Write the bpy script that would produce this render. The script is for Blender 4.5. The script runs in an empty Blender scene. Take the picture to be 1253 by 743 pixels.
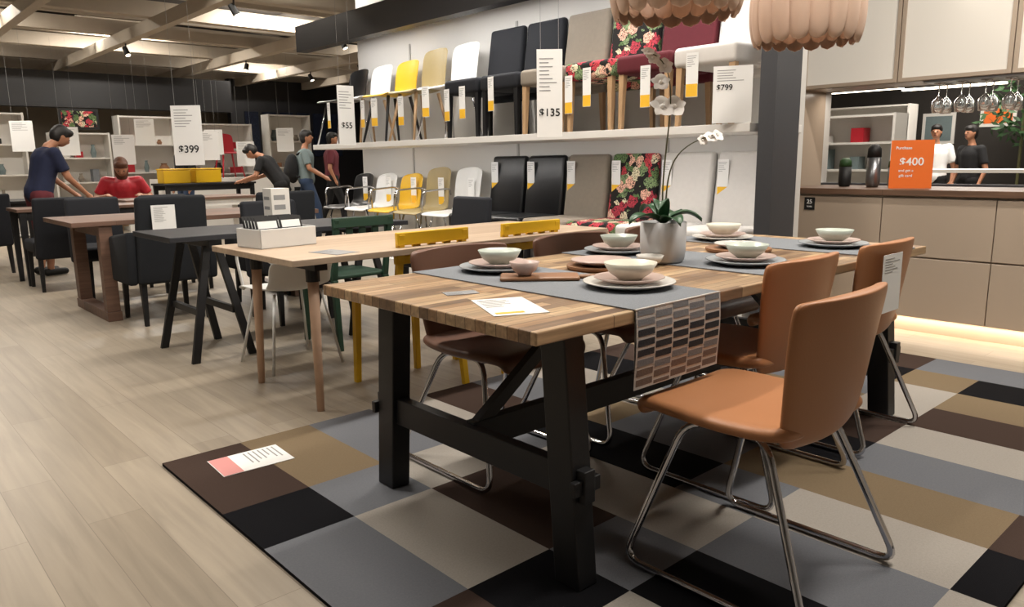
import bpy, math, random
from math import sin, cos, pi, radians, sqrt
from mathutils import Vector, Matrix
random.seed(7)
scn = bpy.context.scene
COL = scn.collection
scn.view_settings.view_transform = 'Standard'
scn.view_settings.exposure = .08

# ---------------------------------------------------------------- materials
def hexc(h):
    h = h.lstrip('#'); c = [int(h[i:i+2], 16)/255 for i in (0, 2, 4)]
    return tuple(((x/12.92) if x <= .04045 else ((x+.055)/1.055)**2.4) for x in c) + (1,)
MATS = {}
def mat(name, col, rough=.5, metal=0, noise=.0, nscale=30, bump=0, bscale=200, emit=0, spec=.5, trans=0):
    if name in MATS: return MATS[name]
    m = bpy.data.materials.new(name); m.use_nodes = True
    nt = m.node_tree; N = nt.nodes; L = nt.links; b = N['Principled BSDF']
    c = hexc(col) if isinstance(col, str) else col
    b.inputs['Base Color'].default_value = c
    b.inputs['Roughness'].default_value = rough
    b.inputs['Metallic'].default_value = metal
    b.inputs['Specular IOR Level'].default_value = spec
    if trans: b.inputs['Transmission Weight'].default_value = trans
    tc = N.new('ShaderNodeTexCoord')
    if noise:
        n = N.new('ShaderNodeTexNoise'); n.inputs['Scale'].default_value = nscale; n.inputs['Detail'].default_value = 3
        mx = N.new('ShaderNodeMix'); mx.data_type = 'RGBA'
        mx.inputs[6].default_value = tuple(x*(1-noise) for x in c[:3])+(1,)
        mx.inputs[7].default_value = tuple(min(1, x*(1+noise)) for x in c[:3])+(1,)
        L.new(tc.outputs['Object'], n.inputs['Vector']); L.new(n.outputs['Fac'], mx.inputs[0]); L.new(mx.outputs[2], b.inputs['Base Color'])
    if bump:
        n2 = N.new('ShaderNodeTexNoise'); n2.inputs['Scale'].default_value = bscale
        bp = N.new('ShaderNodeBump'); bp.inputs['Strength'].default_value = bump; bp.inputs['Distance'].default_value = .002
        L.new(tc.outputs['Object'], n2.inputs['Vector']); L.new(n2.outputs['Fac'], bp.inputs['Height']); L.new(bp.outputs['Normal'], b.inputs['Normal'])
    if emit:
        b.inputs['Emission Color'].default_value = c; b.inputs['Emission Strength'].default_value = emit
    MATS[name] = m
    return m

def wood_blocks(name, cols, bw, bh, grain, rough=.45, axis='X', mortar=.0012, mcol='#3a2a1c', contrast=.35, bump=.1):
    """strips running along axis"""
    m = bpy.data.materials.new(name); m.use_nodes = True
    nt = m.node_tree; N = nt.nodes; L = nt.links; b = N['Principled BSDF']
    tc = N.new('ShaderNodeTexCoord'); mp = N.new('ShaderNodeMapping')
    if axis == 'Y': mp.inputs['Rotation'].default_value = (0, 0, pi/2)
    L.new(tc.outputs['Object'], mp.inputs['Vector'])
    br = N.new('ShaderNodeTexBrick'); br.offset = .37; br.offset_frequency = 2; br.squash = 1
    br.inputs['Scale'].default_value = 1; br.inputs['Brick Width'].default_value = bw; br.inputs['Row Height'].default_value = bh
    br.inputs['Mortar Size'].default_value = mortar; br.inputs['Mortar Smooth'].default_value = .2
    br.inputs['Color1'].default_value = (0, 0, 0, 1); br.inputs['Color2'].default_value = (1, 1, 1, 1); br.inputs['Mortar'].default_value = (.5, .5, .5, 1)
    L.new(mp.outputs[0], br.inputs['Vector'])
    cr = N.new('ShaderNodeValToRGB'); cr.color_ramp.interpolation = 'LINEAR'
    e = cr.color_ramp.elements
    while len(e) < len(cols): e.new(.5)
    for i, c in enumerate(cols):
        e[i].position = i/(len(cols)-1); e[i].color = hexc(c)
    L.new(br.outputs['Color'], cr.inputs['Fac'])
    mp2 = N.new('ShaderNodeMapping')
    if axis == 'Y': mp2.inputs['Scale'].default_value = (grain, grain*.06, grain)
    else: mp2.inputs['Scale'].default_value = (grain*.06, grain, grain)
    L.new(tc.outputs['Object'], mp2.inputs['Vector'])
    n = N.new('ShaderNodeTexNoise'); n.inputs['Scale'].default_value = 1; n.inputs['Detail'].default_value = 5; n.inputs['Distortion'].default_value = .6
    L.new(mp2.outputs[0], n.inputs['Vector'])
    r2 = N.new('ShaderNodeMapRange'); r2.inputs['From Min'].default_value = .3; r2.inputs['From Max'].default_value = .7
    r2.inputs['To Min'].default_value = 1-contrast; r2.inputs['To Max'].default_value = 1+contrast*.4
    L.new(n.outputs['Fac'], r2.inputs['Value'])
    mu = N.new('ShaderNodeMix'); mu.data_type = 'RGBA'; mu.blend_type = 'MULTIPLY'; mu.inputs[0].default_value = 1
    L.new(cr.outputs['Color'], mu.inputs[6]); L.new(r2.outputs[0], mu.inputs[7])
    mm = N.new('ShaderNodeMix'); mm.data_type = 'RGBA'; mm.inputs[7].default_value = hexc(mcol)
    L.new(br.outputs['Fac'], mm.inputs[0]); L.new(mu.outputs[2], mm.inputs[6]); L.new(mm.outputs[2], b.inputs['Base Color'])
    b.inputs['Roughness'].default_value = rough
    bp = N.new('ShaderNodeBump'); bp.inputs['Strength'].default_value = bump; bp.inputs['Distance'].default_value = .002
    L.new(n.outputs['Fac'], bp.inputs['Height']); L.new(bp.outputs['Normal'], b.inputs['Normal'])
    MATS[name] = m
    return m

def floral(name):
    m = bpy.data.materials.new(name); m.use_nodes = True
    nt = m.node_tree; N = nt.nodes; L = nt.links; b = N['Principled BSDF']
    tc = N.new('ShaderNodeTexCoord')
    nz = N.new('ShaderNodeTexNoise'); nz.inputs['Scale'].default_value = 25
    ad = N.new('ShaderNodeMix'); ad.data_type = 'RGBA'; ad.blend_type = 'LINEAR_LIGHT'; ad.inputs[0].default_value = .035
    L.new(tc.outputs['Object'], nz.inputs['Vector']); L.new(tc.outputs['Object'], ad.inputs[6]); L.new(nz.outputs['Color'], ad.inputs[7])
    v = N.new('ShaderNodeTexVoronoi'); v.inputs['Scale'].default_value = 13
    L.new(ad.outputs[2], v.inputs['Vector'])
    sp = N.new('ShaderNodeSeparateColor'); L.new(v.outputs['Color'], sp.inputs[0])
    cr = N.new('ShaderNodeValToRGB'); cr.color_ramp.interpolation = 'CONSTANT'
    e = cr.color_ramp.elements
    cs = ['#c3404a', '#e8b7a0', '#5e7a4a', '#d9d0b0', '#b03848', '#7d9468']
    while len(e) < len(cs): e.new(.5)
    for i, c in enumerate(cs): e[i].position = i/len(cs); e[i].color = hexc(c)
    L.new(sp.outputs[0], cr.inputs['Fac'])
    lt = N.new('ShaderNodeMath'); lt.operation = 'LESS_THAN'; lt.inputs[1].default_value = .62
    L.new(v.outputs['Distance'], lt.inputs[0])
    v2 = N.new('ShaderNodeTexVoronoi'); v2.inputs['Scale'].default_value = 45; v2.feature = 'DISTANCE_TO_EDGE'
    L.new(ad.outputs[2], v2.inputs['Vector'])
    g2 = N.new('ShaderNodeMath'); g2.operation = 'GREATER_THAN'; g2.inputs[1].default_value = .05
    L.new(v2.outputs['Distance'], g2.inputs[0])
    ml = N.new('ShaderNodeMath'); ml.operation = 'MULTIPLY'; L.new(lt.outputs[0], ml.inputs[0]); L.new(g2.outputs[0], ml.inputs[1])
    mx = N.new('ShaderNodeMix'); mx.data_type = 'RGBA'; mx.inputs[6].default_value = hexc('#15120f')
    L.new(ml.outputs[0], mx.inputs[0]); L.new(cr.outputs['Color'], mx.inputs[7]); L.new(mx.outputs[2], b.inputs['Base Color'])
    b.inputs['Roughness'].default_value = .9
    MATS[name] = m
    return m

M_floor = wood_blocks('floor_planks', ['#8f8372', '#9a8e7d', '#a19584'], 1.3, .165, 26, rough=.4, axis='Y', mortar=.0012, mcol='#776c5e', contrast=.18)
M_block = wood_blocks('acacia_block', ['#5a4232', '#a58665', '#bb9d78', '#7c6048', '#cdb08a', '#9f7c5a', '#c4a480'], .3, .04, 60, rough=.36, contrast=.35)
M_oak = wood_blocks('light_oak', ['#a68f79', '#b09a83', '#b7a28c'], 1.8, .12, 45, rough=.5, mortar=.0005, mcol='#8c7862', contrast=.15)
M_brown = wood_blocks('brown_oak', ['#5d4638', '#6b5142', '#74584a'], 1.8, .12, 45, rough=.5, mortar=.0008, mcol='#3a281c', contrast=.3)
M_black = mat('black_stain', '#0f0f12', .5, noise=.2, nscale=20, bump=.15)
M_charcoal = mat('charcoal_top', '#222328', .5, noise=.1)
M_leather = mat('tan_leather', '#af7850', .42, noise=.06, nscale=6, bump=.25, bscale=350)
M_leather_shade = mat('tan_leather_shaded', '#6b4a3a', .45, noise=.06, nscale=6, bump=.25, bscale=350)  # darker copy of the tan leather, shade on the far chairs put into the colour
M_chrome = mat('chrome', '#c4c4c8', .13, 1)
M_white = mat('white_paint', '#d9d6d0', .5, noise=.02)
M_wallw = mat('white_wall', '#cbc9c5', .7, noise=.02, nscale=4)
M_shelfw = mat('white_shelf', '#dcdad6', .45, noise=.01)
M_fabw = mat('white_fabric', '#cfccc8', .9, noise=.05, bump=.3)
M_fabbeige = mat('beige_fabric', '#857c70', .95, noise=.08, bump=.3)
M_fabblack = mat('black_fabric', '#0e1119', .85, noise=.2, bump=.3)
M_leathblack = mat('black_leather', '#0c0d10', .35, noise=.1, bump=.2)
M_fabdark = mat('dark_grey_fabric', '#16191e', .95, noise=.15, bump=.4)
M_red = mat('dark_red_fabric', '#5a1a24', .9, noise=.1, bump=.3)
M_redp = mat('red_paint', '#a81a28', .5, noise=.05)
M_floral = floral('floral_fabric')
M_yellow = mat('yellow_paint', '#d6aa14', .45, noise=.03)
M_olive = mat('beige_plastic', '#a08f64', .5, noise=.03)
M_green = mat('dark_green_paint', '#1d3a2b', .5, noise=.05)
M_whitep = mat('white_plastic', '#d8d8d6', .35, noise=.02)
M_woodleg = mat('birch_leg', '#b0906c', .5, noise=.12, nscale=12)
M_palewood = mat('pale_wood_leg', '#c2a188', .5, noise=.1, nscale=10)
M_paper = mat('paper', '#e4e4e2', .7, noise=.01)
M_paperg = mat('grey_print', '#8b8b8b', .7, noise=.01)
M_ink = mat('black_ink', '#101010', .6, noise=.05)
M_yel = mat('yellow_print', '#e8b52c', .6, noise=.01)
M_orange = mat('orange_print', '#e06a1e', .6, noise=.02)
M_pink = mat('pink_print', '#cf8a86', .6, noise=.02)
M_beigecab = mat('beige_lacquer', '#ab9b8a', .25, noise=.02, nscale=3)
M_counter = wood_blocks('walnut_worktop', ['#5e4636', '#6f5442'], 1.5, .1, 40, rough=.4, axis='Y', contrast=.3)
M_glasscab = mat('frosted_glass_painted_glow', '#d2ccc2', .12, noise=.03, nscale=2, emit=.22)  # weak emission paints in the bright reflections on the panes
M_darkgrey = mat('dark_grey_panel', '#3f4044', .6, noise=.05)
M_header = mat('black_header', '#1b1b1d', .5, noise=.05)
M_ceil = mat('dark_ceiling', '#423c36', .9, noise=.15, nscale=2)
M_beam = mat('taupe_beam', '#b3a898', .7, noise=.08, nscale=5)
M_fbeam = mat('grey_duct', '#7a746c', .6, noise=.1, nscale=5)
M_light = mat('light_tube', '#fff2dc', .5, emit=5)
M_petal = mat('lamp_petal', '#cbae9a', .6, noise=.06, nscale=8)
M_steel = mat('steel', '#8d8f92', .3, .9, noise=.03)
M_plate_g = mat('grey_blue_ceramic', '#9aa0a4', .3, noise=.03)
M_plate_w = mat('white_ceramic', '#d0cdc6', .25, noise=.02)
M_plate_p = mat('pink_ceramic', '#bfa9a0', .3, noise=.03)
M_bowl_g = mat('sage_ceramic', '#b4bcb2', .28, noise=.03)
M_bowl_c = mat('cream_ceramic', '#d6d2c2', .28, noise=.03)
M_pot = mat('white_pot', '#b9b9ba', .5, noise=.02)
M_leaf = mat('orchid_leaf', '#22492a', .35, noise=.2, nscale=10)
M_stem = mat('orchid_stem', '#4b4a2c', .5, noise=.2)
M_flower = mat('orchid_petal', '#f4f0ea', .6, noise=.02)
M_matgrey = mat('woven_grey', '#75797e', .9, noise=.25, nscale=250, bump=.5)
M_matw = mat('woven_white', '#bfbbb6', .9, noise=.1, nscale=250, bump=.5)
M_matb = mat('woven_brown', '#6e5f56', .9, noise=.2, nscale=250, bump=.5)
M_matk = mat('woven_black', '#23262c', .9, noise=.2, nscale=250, bump=.5)
M_tray = mat('wood_board', '#8a6244', .45, noise=.2, nscale=14)
M_rug = {k: mat('rug_'+k, c, 1, noise=.14, nscale=160, bump=.7, bscale=500, spec=.1) for k, c in
         dict(b='#42352f', t='#7b6b55', g='#6d6f74', l='#a09a92', k='#131316', d='#595c62').items()}
M_skin = mat('skin', '#a8765a', .5, noise=.05)
M_hair = mat('dark_hair', '#14100e', .6, noise=.2)
M_hairb = mat('brown_hair', '#5a3520', .6, noise=.2)
M_navy = mat('navy_cotton', '#161d38', .9, noise=.1)
M_maroon = mat('maroon_cotton', '#5a2028', .9, noise=.1)
M_greysh = mat('grey_cotton', '#6d7b7c', .9, noise=.1)
M_jeans = mat('blue_denim', '#2c3d58', .9, noise=.15)
M_bk = mat('black_cotton', '#121214', .9, noise=.1)
M_plant = mat('foliage', '#24451f', .6, noise=.4, nscale=20)
M_darkback = mat('dark_backdrop', '#2b2723', .8, noise=.2, nscale=3)
M_darkwin = mat('dark_panel_black', '#0c0c10', .4, noise=.1)
M_glass = mat('clear_glass', '#eef3f5', .02, trans=.95)

# ---------------------------------------------------------------- geometry
class G:
    def __init__(s): s.v = []; s.f = []; s.m = []; s.mi = 0; s.T = Matrix.Identity(4)
    def _add(s, vs, fs):
        o = len(s.v); s.v += [tuple(s.T @ Vector(p)) for p in vs]
        s.f += [tuple(i+o for i in f) for f in fs]; s.m += [s.mi]*len(fs)
    def box(s, a, b):
        x0, y0, z0 = a; x1, y1, z1 = b
        s.hexa([(x0, y0, z0), (x1, y0, z0), (x1, y1, z0), (x0, y1, z0)], [(x0, y0, z1), (x1, y0, z1), (x1, y1, z1), (x0, y1, z1)])
    def hexa(s, lo, hi):
        s._add(list(lo)+list(hi), [(3, 2, 1, 0), (4, 5, 6, 7), (0, 1, 5, 4), (1, 2, 6, 5), (2, 3, 7, 6), (3, 0, 4, 7)])
    def beam(s, p0, p1, w0, d0, w1=None, d1=None, up=(0, 0, 1)):
        """post between p0,p1; rectangular w (x-ish) d (y-ish)"""
        w1 = w0 if w1 is None else w1; d1 = d0 if d1 is None else d1
        def sq(p, w, d): return [(p[0]-w/2, p[1]-d/2, p[2]), (p[0]+w/2, p[1]-d/2, p[2]), (p[0]+w/2, p[1]+d/2, p[2]), (p[0]-w/2, p[1]+d/2, p[2])]
        s.hexa(sq(p0, w0, d0), sq(p1, w1, d1))
    def cyl(s, p0, p1, r0, r1=None, n=12):
        r1 = r0 if r1 is None else r1
        p0 = Vector(p0); p1 = Vector(p1); ax = (p1-p0).normalized()
        u = ax.orthogonal().normalized(); w = ax.cross(u)
        vs = []
        for p, r in ((p0, r0), (p1, r1)):
            vs += [tuple(p+(u*cos(2*pi*i/n)+w*sin(2*pi*i/n))*r) for i in range(n)]
        fs = [(i, (i+1) % n, n+(i+1) % n, n+i) for i in range(n)]+[tuple(range(n-1, -1, -1)), tuple(range(n, 2*n))]
        s._add(vs, fs)
    def tube(s, pts, r, n=8, closed=False, taper=None):
        P = [Vector(p) for p in pts]; K = len(P); vs = []; fs = []
        prev = None
        for k in range(K):
            if closed: t = (P[(k+1) % K]-P[k-1])
            else: t = P[min(k+1, K-1)]-P[max(k-1, 0)]
            t.normalize()
            u = t.orthogonal().normalized() if prev is None else (prev-t*prev.dot(t)).normalized()
            prev = u; w = t.cross(u); rr = r if taper is None else r+(taper-r)*k/(K-1)
            vs += [tuple(P[k]+(u*cos(2*pi*i/n)+w*sin(2*pi*i/n))*rr) for i in range(n)]
        for k in range(K if closed else K-1):
            a = k*n; b = ((k+1) % K)*n
            fs += [(a+i, a+(i+1) % n, b+(i+1) % n, b+i) for i in range(n)]
        if not closed: fs += [tuple(range(n-1, -1, -1)), tuple((K-1)*n+i for i in range(n))]
        s._add(vs, fs)
    def lathe(s, prof, n=32, c=(0, 0, 0)):
        vs = []; fs = []; K = len(prof)
        for r, z in prof: vs += [(c[0]+r*cos(2*pi*i/n), c[1]+r*sin(2*pi*i/n), c[2]+z) for i in range(n)]
        for k in range(K-1): fs += [(k*n+i, k*n+(i+1) % n, (k+1)*n+(i+1) % n, (k+1)*n+i) for i in range(n)]
        if prof[0][0] > 1e-4: fs.append(tuple(range(n-1, -1, -1)))
        if prof[-1][0] > 1e-4: fs.append(tuple((K-1)*n+i for i in range(n)))
        s._add(vs, fs)
    def grid(s, fn, nu, nv):
        vs = [fn(i/nu, j/nv) for j in range(nv+1) for i in range(nu+1)]
        fs = [(j*(nu+1)+i, j*(nu+1)+i+1, (j+1)*(nu+1)+i+1, (j+1)*(nu+1)+i) for j in range(nv) for i in range(nu)]
        s._add(vs, fs)
    def ball(s, c, r, n=12, m=8):
        rx, ry, rz = (r, r, r) if not hasattr(r, '__len__') else r
        vs = [(c[0], c[1], c[2]-rz)]
        for j in range(1, m):
            a = -pi/2+pi*j/m
            vs += [(c[0]+rx*cos(a)*cos(2*pi*i/n), c[1]+ry*cos(a)*sin(2*pi*i/n), c[2]+rz*sin(a)) for i in range(n)]
        vs.append((c[0], c[1], c[2]+rz)); fs = []
        for i in range(n): fs.append((0, 1+(i+1) % n, 1+i))
        for j in range(m-2): fs += [(1+j*n+i, 1+j*n+(i+1) % n, 1+(j+1)*n+(i+1) % n, 1+(j+1)*n+i) for i in range(n)]
        b = 1+(m-2)*n
        for i in range(n): fs.append((b+i, b+(i+1) % n, len(vs)-1))
        s._add(vs, fs)
    def capsule(s, p0, p1, r0, r1, n=12):
        s.cyl(p0, p1, r0, r1, n); s.ball(p0, r0, n, 8); s.ball(p1, r1, n, 8)
    def obj(s, name, mats, parent=None, smooth=False, bevel=0, subsurf=0, solid=0, loc=None, rz=0, seg=2):
        me = bpy.data.meshes.new(name); me.from_pydata(s.v, [], s.f); me.update()
        if not isinstance(mats, (list, tuple)): mats = [mats]
        for m in mats: me.materials.append(m)
        for p, i in zip(me.polygons, s.m): p.material_index = i; p.use_smooth = smooth
        o = bpy.data.objects.new(name, me); COL.objects.link(o)
        if parent is not None: o.parent = parent
        if solid:
            md = o.modifiers.new('sol', 'SOLIDIFY'); md.thickness = solid; md.offset = 0
        if bevel:
            md = o.modifiers.new('bev', 'BEVEL'); md.width = bevel; md.segments = seg; md.limit_method = 'ANGLE'; md.angle_limit = radians(40)
        if subsurf:
            md = o.modifiers.new('sub', 'SUBSURF'); md.levels = subsurf; md.render_levels = subsurf
        if loc is not None: o.location = loc
        o.rotation_euler[2] = rz
        return o

def empty(name, loc=(0, 0, 0), rz=0, parent=None):
    o = bpy.data.objects.new(name, None); COL.objects.link(o); o.empty_display_size = .1
    o.location = loc; o.rotation_euler[2] = rz
    if parent is not None: o.parent = parent
    return o
def meta(o, label, cat, group=None, kind=None):
    o['label'] = label; o['category'] = cat
    if group: o['group'] = group
    if kind: o['kind'] = kind
    return o
def struct(o): o['kind'] = 'structure'; return o
def copy_tree(o, parent=None):
    c = o.copy(); COL.objects.link(c)
    if parent is not None: c.parent = parent
    for ch in list(o.children): copy_tree(ch, c)
    return c
def dup(o, loc, rz=0, label=None):
    c = copy_tree(o); c.location = loc; c.rotation_euler[2] = rz
    if label: c['label'] = label
    return c
def fillet(pts, r, n=5, closed=False):
    P = [Vector(p) for p in pts]; out = []; K = len(P)
    for i, p in enumerate(P):
        if not closed and i in (0, K-1): out.append(p); continue
        a = P[i-1]; b = P[(i+1) % K]
        da = (a-p); db = (b-p); ra = min(r, da.length*.45); rb = min(r, db.length*.45)
        A = p+da.normalized()*ra; B = p+db.normalized()*rb
        for k in range(n+1):
            t = k/n; out.append(A*(1-t)**2+p*2*t*(1-t)+B*t*t)
    return out

def text_mesh(s, size, name, m, parent, loc, rot, extr=.0006):
    cu = bpy.data.curves.new('t', 'FONT'); cu.body = s; cu.size = size; cu.align_x = 'CENTER'; cu.align_y = 'CENTER'; cu.extrude = extr; cu.offset = size*.012
    o = bpy.data.objects.new('t', cu); COL.objects.link(o)
    bpy.context.view_layer.update()
    me = bpy.data.meshes.new_from_object(o.evaluated_get(bpy.context.evaluated_depsgraph_get()))
    bpy.data.objects.remove(o)
    me.materials.clear(); me.materials.append(m)
    t = bpy.data.objects.new(name, me); COL.objects.link(t); t.parent = parent; t.location = loc; t.rotation_euler = rot
    return t

# ---------------------------------------------------------------- room
def slab(name, a, b, m):
    g = G(); g.box(a, b); return struct(g.obj(name, m))
slab('floor', (-6, -4, -.1), (14, 20, 0), M_floor)
slab('ceiling', (-6, -4, 4.2), (14, 20, 4.3), M_ceil)
slab('wall_back', (-6, 19, 0), (14, 19.2, 4.2), mat('back_wall_paint', '#8d8272', .8, noise=.04, nscale=2))
slab('wall_left', (-6, -4, 0), (-5.8, 19, 4.2), M_wallw)
slab('wall_right', (13.8, -4, 0), (14, 19, 4.2), M_darkback)
slab('wall_front', (-6, -4, 0), (14, -3.8, 4.2), M_wallw)
slab('wall_shelf', (4.61, 2.40, 0), (4.67, 7.6, 3.3), M_wallw)
slab('wall_divider', (4.02, 2.24, 0), (4.30, 2.34, 3.3), M_darkgrey)
slab('trim_1', (3.98, 2.36, 2.3), (4.1, 7.8, 2.56), M_header)
slab('trim_2', (4.1, 2.36, 2.56), (4.61, 7.8, 2.6), M_header)
# ceiling beams
g = G(); g.box((-5.5, -.07, 0), (13.5, .07, .2)); bm = g.obj('ceiling_beam', M_beam, bevel=.006)
meta(bm, 'long taupe boxed beam of the open ceiling grid', 'ceiling beam', 'beams of the open ceiling grid')
bm.location = (0, 2.2, 3.0)
for y in (3.9, 5.6, 7.3, 9.0, 10.7, 12.4, 14.1, 15.8, 17.5):
    dup(bm, (0, y, 3.0))
g = G(); g.box((-.06, -3.5, 0), (.06, 18.8, .16)); bm2 = g.obj('ceiling_beam', M_beam, bevel=.006)
meta(bm2, 'long taupe boxed beam crossing the open ceiling grid', 'ceiling beam', 'beams of the open ceiling grid')
bm2.location = (-2.5, 0, 2.84)
for x in (-1, .5, 2, 3.5, 5.6, 7.2, 8.8, 10.4):
    dup(bm2, (x, 0, 2.84))
g = G(); g.box((-5.5, -.03, 0), (13.5, .03, .1)); bm3 = g.obj('ceiling_batten', M_beam)
meta(bm3, 'thin taupe batten between the ceiling beams', 'ceiling batten', 'battens of the open ceiling grid')
bm3.location = (0, 4.75, 3.1)
for y in (6.45, 8.15, 9.85, 11.55, 13.25, 14.95, 16.6): dup(bm3, (0, y, 3.1))
g = G(); g.box((-.2, -3.5, 0), (.2, 18.8, .3)); d1 = g.obj('air_duct', M_fbeam, bevel=.01); d1.location = (3.0, 0, 3.899)
meta(d1, 'dark grey rectangular air duct under the dark ceiling', 'air duct', 'ducts under the ceiling')
dup(d1, (7.8, 0, 3.899)); dup(d1, (-.8, 0, 3.899))

# ---------------------------------------------------------------- rug
cols = [.83+.305*i for i in range(13)]
rows = [2.93, 2.34, 2.03, 1.45, 1.15, .58, .46]
pat = ["btglbglkbtgl",
       "kglgktlgklbg",
       "glblkgbltgkb",
       "bkglgtkblltg",
       "glkgltglbtkg",
       "lbglkbglgbgt"]
g = G(); keys = list(M_rug)
T = .012
for j in range(len(rows)-1):
    for i in range(12):
        g.mi = keys.index(pat[j][i])
        y1, y0 = rows[j], rows[j+1]; x0, x1 = cols[i], cols[i+1]
        g._add([(x0, y0, T), (x1, y0, T), (x1, y1, T), (x0, y1, T)], [(0, 1, 2, 3)])
g.mi = keys.index('k'); X0, X1, Y0, Y1 = cols[0], cols[-1], rows[-1], rows[0]
g._add([(X0, Y0, 0.001), (X1, Y0, 0.001), (X1, Y1, 0.001), (X0, Y1, 0.001), (X0, Y0, T), (X1, Y0, T), (X1, Y1, T), (X0, Y1, T)],
       [(0, 1, 5, 4), (1, 2, 6, 5), (2, 3, 7, 6), (3, 0, 4, 7), (3, 2, 1, 0)])
rug = g.obj('area_rug', list(M_rug.values()))
meta(rug, 'flatwoven rug of brown, tan, grey and black blocks on wood floor', 'rug')
RZ = T+.0005

# ---------------------------------------------------------------- dining table
tx0, tx1, ty0, ty1 = 1.171, 3.521, 1.219, 2.219; TT = .742
tab = empty('dining_table', ((tx0+tx1)/2, (ty0+ty1)/2, RZ))
meta(tab, 'long dining table with acacia block top and black trestle base', 'table')
hx = (tx1-tx0)/2; hy = .5; top = TT-RZ
g = G(); g.box((-hx, -hy, top-.034), (hx, hy, top)); g.obj('tabletop', M_block, tab, bevel=.004)
def trestle(x):
    t = empty('trestle', (x, 0, 0), 0, tab)
    for sgn in (-1, 1):
        g = G(); zt = top-.034
        fy, tyy = .44*sgn, .385*sgn
        g.hexa([(-.036, fy-.045, 0), (.036, fy-.045, 0), (.036, fy+.045, 0), (-.036, fy+.045, 0)],
               [(-.036, tyy-.045, zt), (.036, tyy-.045, zt), (.036, tyy+.045, zt), (-.036, tyy+.045, zt)])
        g.obj('leg', M_black, t, bevel=.004)
    g = G(); g.box((-.02, -.49, .24), (.02, .49, .33))
    for sgn in (-1, 1): g.box((-.05, .472*sgn-.01, .265), (.05, .472*sgn+.01, .305))
    g.obj('crossbar', M_black, t, bevel=.003)
    g = G(); g.box((-.035, -.42, top-.09), (.035, .42, top-.034)); g.obj('top_rail', M_black, t, bevel=.003)
trestle(-hx+.2); trestle(hx-.19)
g = G(); g.box((-hx+.2, -.02, .25), (hx-.19, .02, .34)); g.obj('stretcher', M_black, tab, bevel=.003)
for s in (-1, 1):
    g = G(); g.beam((s*(hx-.24), 0, .33), (s*.42, 0, top-.034), .07, .03); g.obj('brace', M_black, tab)

# ---------------------------------------------------------------- cantilever chair shells
def shellgrid(g, prof, nu=8):
    """prof: list (y,z,halfw,curl_y,curl_z)"""
    K = len(prof)-1
    def fn(u, v):
        k = v*K; i = int(round(k)); y, z, w, cy, cz = prof[i]
        x = (u*2-1); return (x*w, y+cy*x*x, z+cz*x*x)
    g.grid(fn, nu, K)
def leather_chair(m, label):
    c = empty('dining_chair'); meta(c, label, 'chair', 'leather chairs around the dining table')
    g = G()
    shellgrid(g, [(.265, .415, .185, 0, 0), (.275, .43, .2, 0, .0), (.27, .45, .21, 0, .003), (.24, .46, .225, 0, .004), (.12, .455, .238, 0, .006), (0, .45, .24, 0, .008), (-.11, .45, .232, 0, .012), (-.155, .458, .22, .0, .012), (-.17, .466, .2, 0, .012)])
    g.obj('seat', m, c, smooth=True, solid=.04, subsurf=2)
    g = G()
    shellgrid(g, [(-.155, .42, .16, .03, 0), (-.168, .438, .185, .03, 0), (-.18, .47, .2, .035, 0), (-.195, .55, .212, .04, 0), (-.208, .64, .225, .045, 0), (-.22, .73, .238, .045, .0), (-.226, .775, .24, .045, -.002), (-.229, .793, .232, .045, -.004), (-.23, .80, .215, .042, -.006)])
    g.obj('backrest', m, c, smooth=True, solid=.03, subsurf=2)
    f = empty('frame', (0, 0, 0), 0, c)
    for s in (-1, 1):
        g = G()
        pts = fillet([(s*.13, 0, .425), (s*.17, .14, .425), (s*.26, .27, .011), (s*.26, -.27, .011), (s*.17, -.1, .425)], .06, 6, closed=True)
        g.tube(pts, .0105, 10, closed=True)
        g.obj('leg', M_chrome, f, smooth=True)
    g = G(); g.cyl((-.17, .12, .425), (.17, .12, .425), .009); g.obj('crossbar', M_chrome, f, smooth=True)
    g = G(); g.cyl((-.17, -.08, .425), (.17, -.08, .425), .009); g.obj('crossbar', M_chrome, f, smooth=True)
    return c
ch = leather_chair(M_leather, 'tan leather dining chair with chrome sled legs, pulled out from table')
ch.location = (1.81, .99, RZ)
for x, y, l in ((2.36, 1.372, 'tan leather dining chair with chrome sled legs, tucked against table'), (3.02, 1.372, 'tan leather dining chair with a price sign taped on its back')):
    dup(ch, (x, y, RZ), 0, l)
chb = leather_chair(M_leather_shade, 'shade-darkened tan leather dining chair with chrome sled legs tucked under table')
chb.location = (1.80, 2.10, RZ); chb.rotation_euler[2] = pi
dup(chb, (2.42, 2.10, RZ), pi); dup(chb, (3.02, 2.10, RZ), pi)

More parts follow.
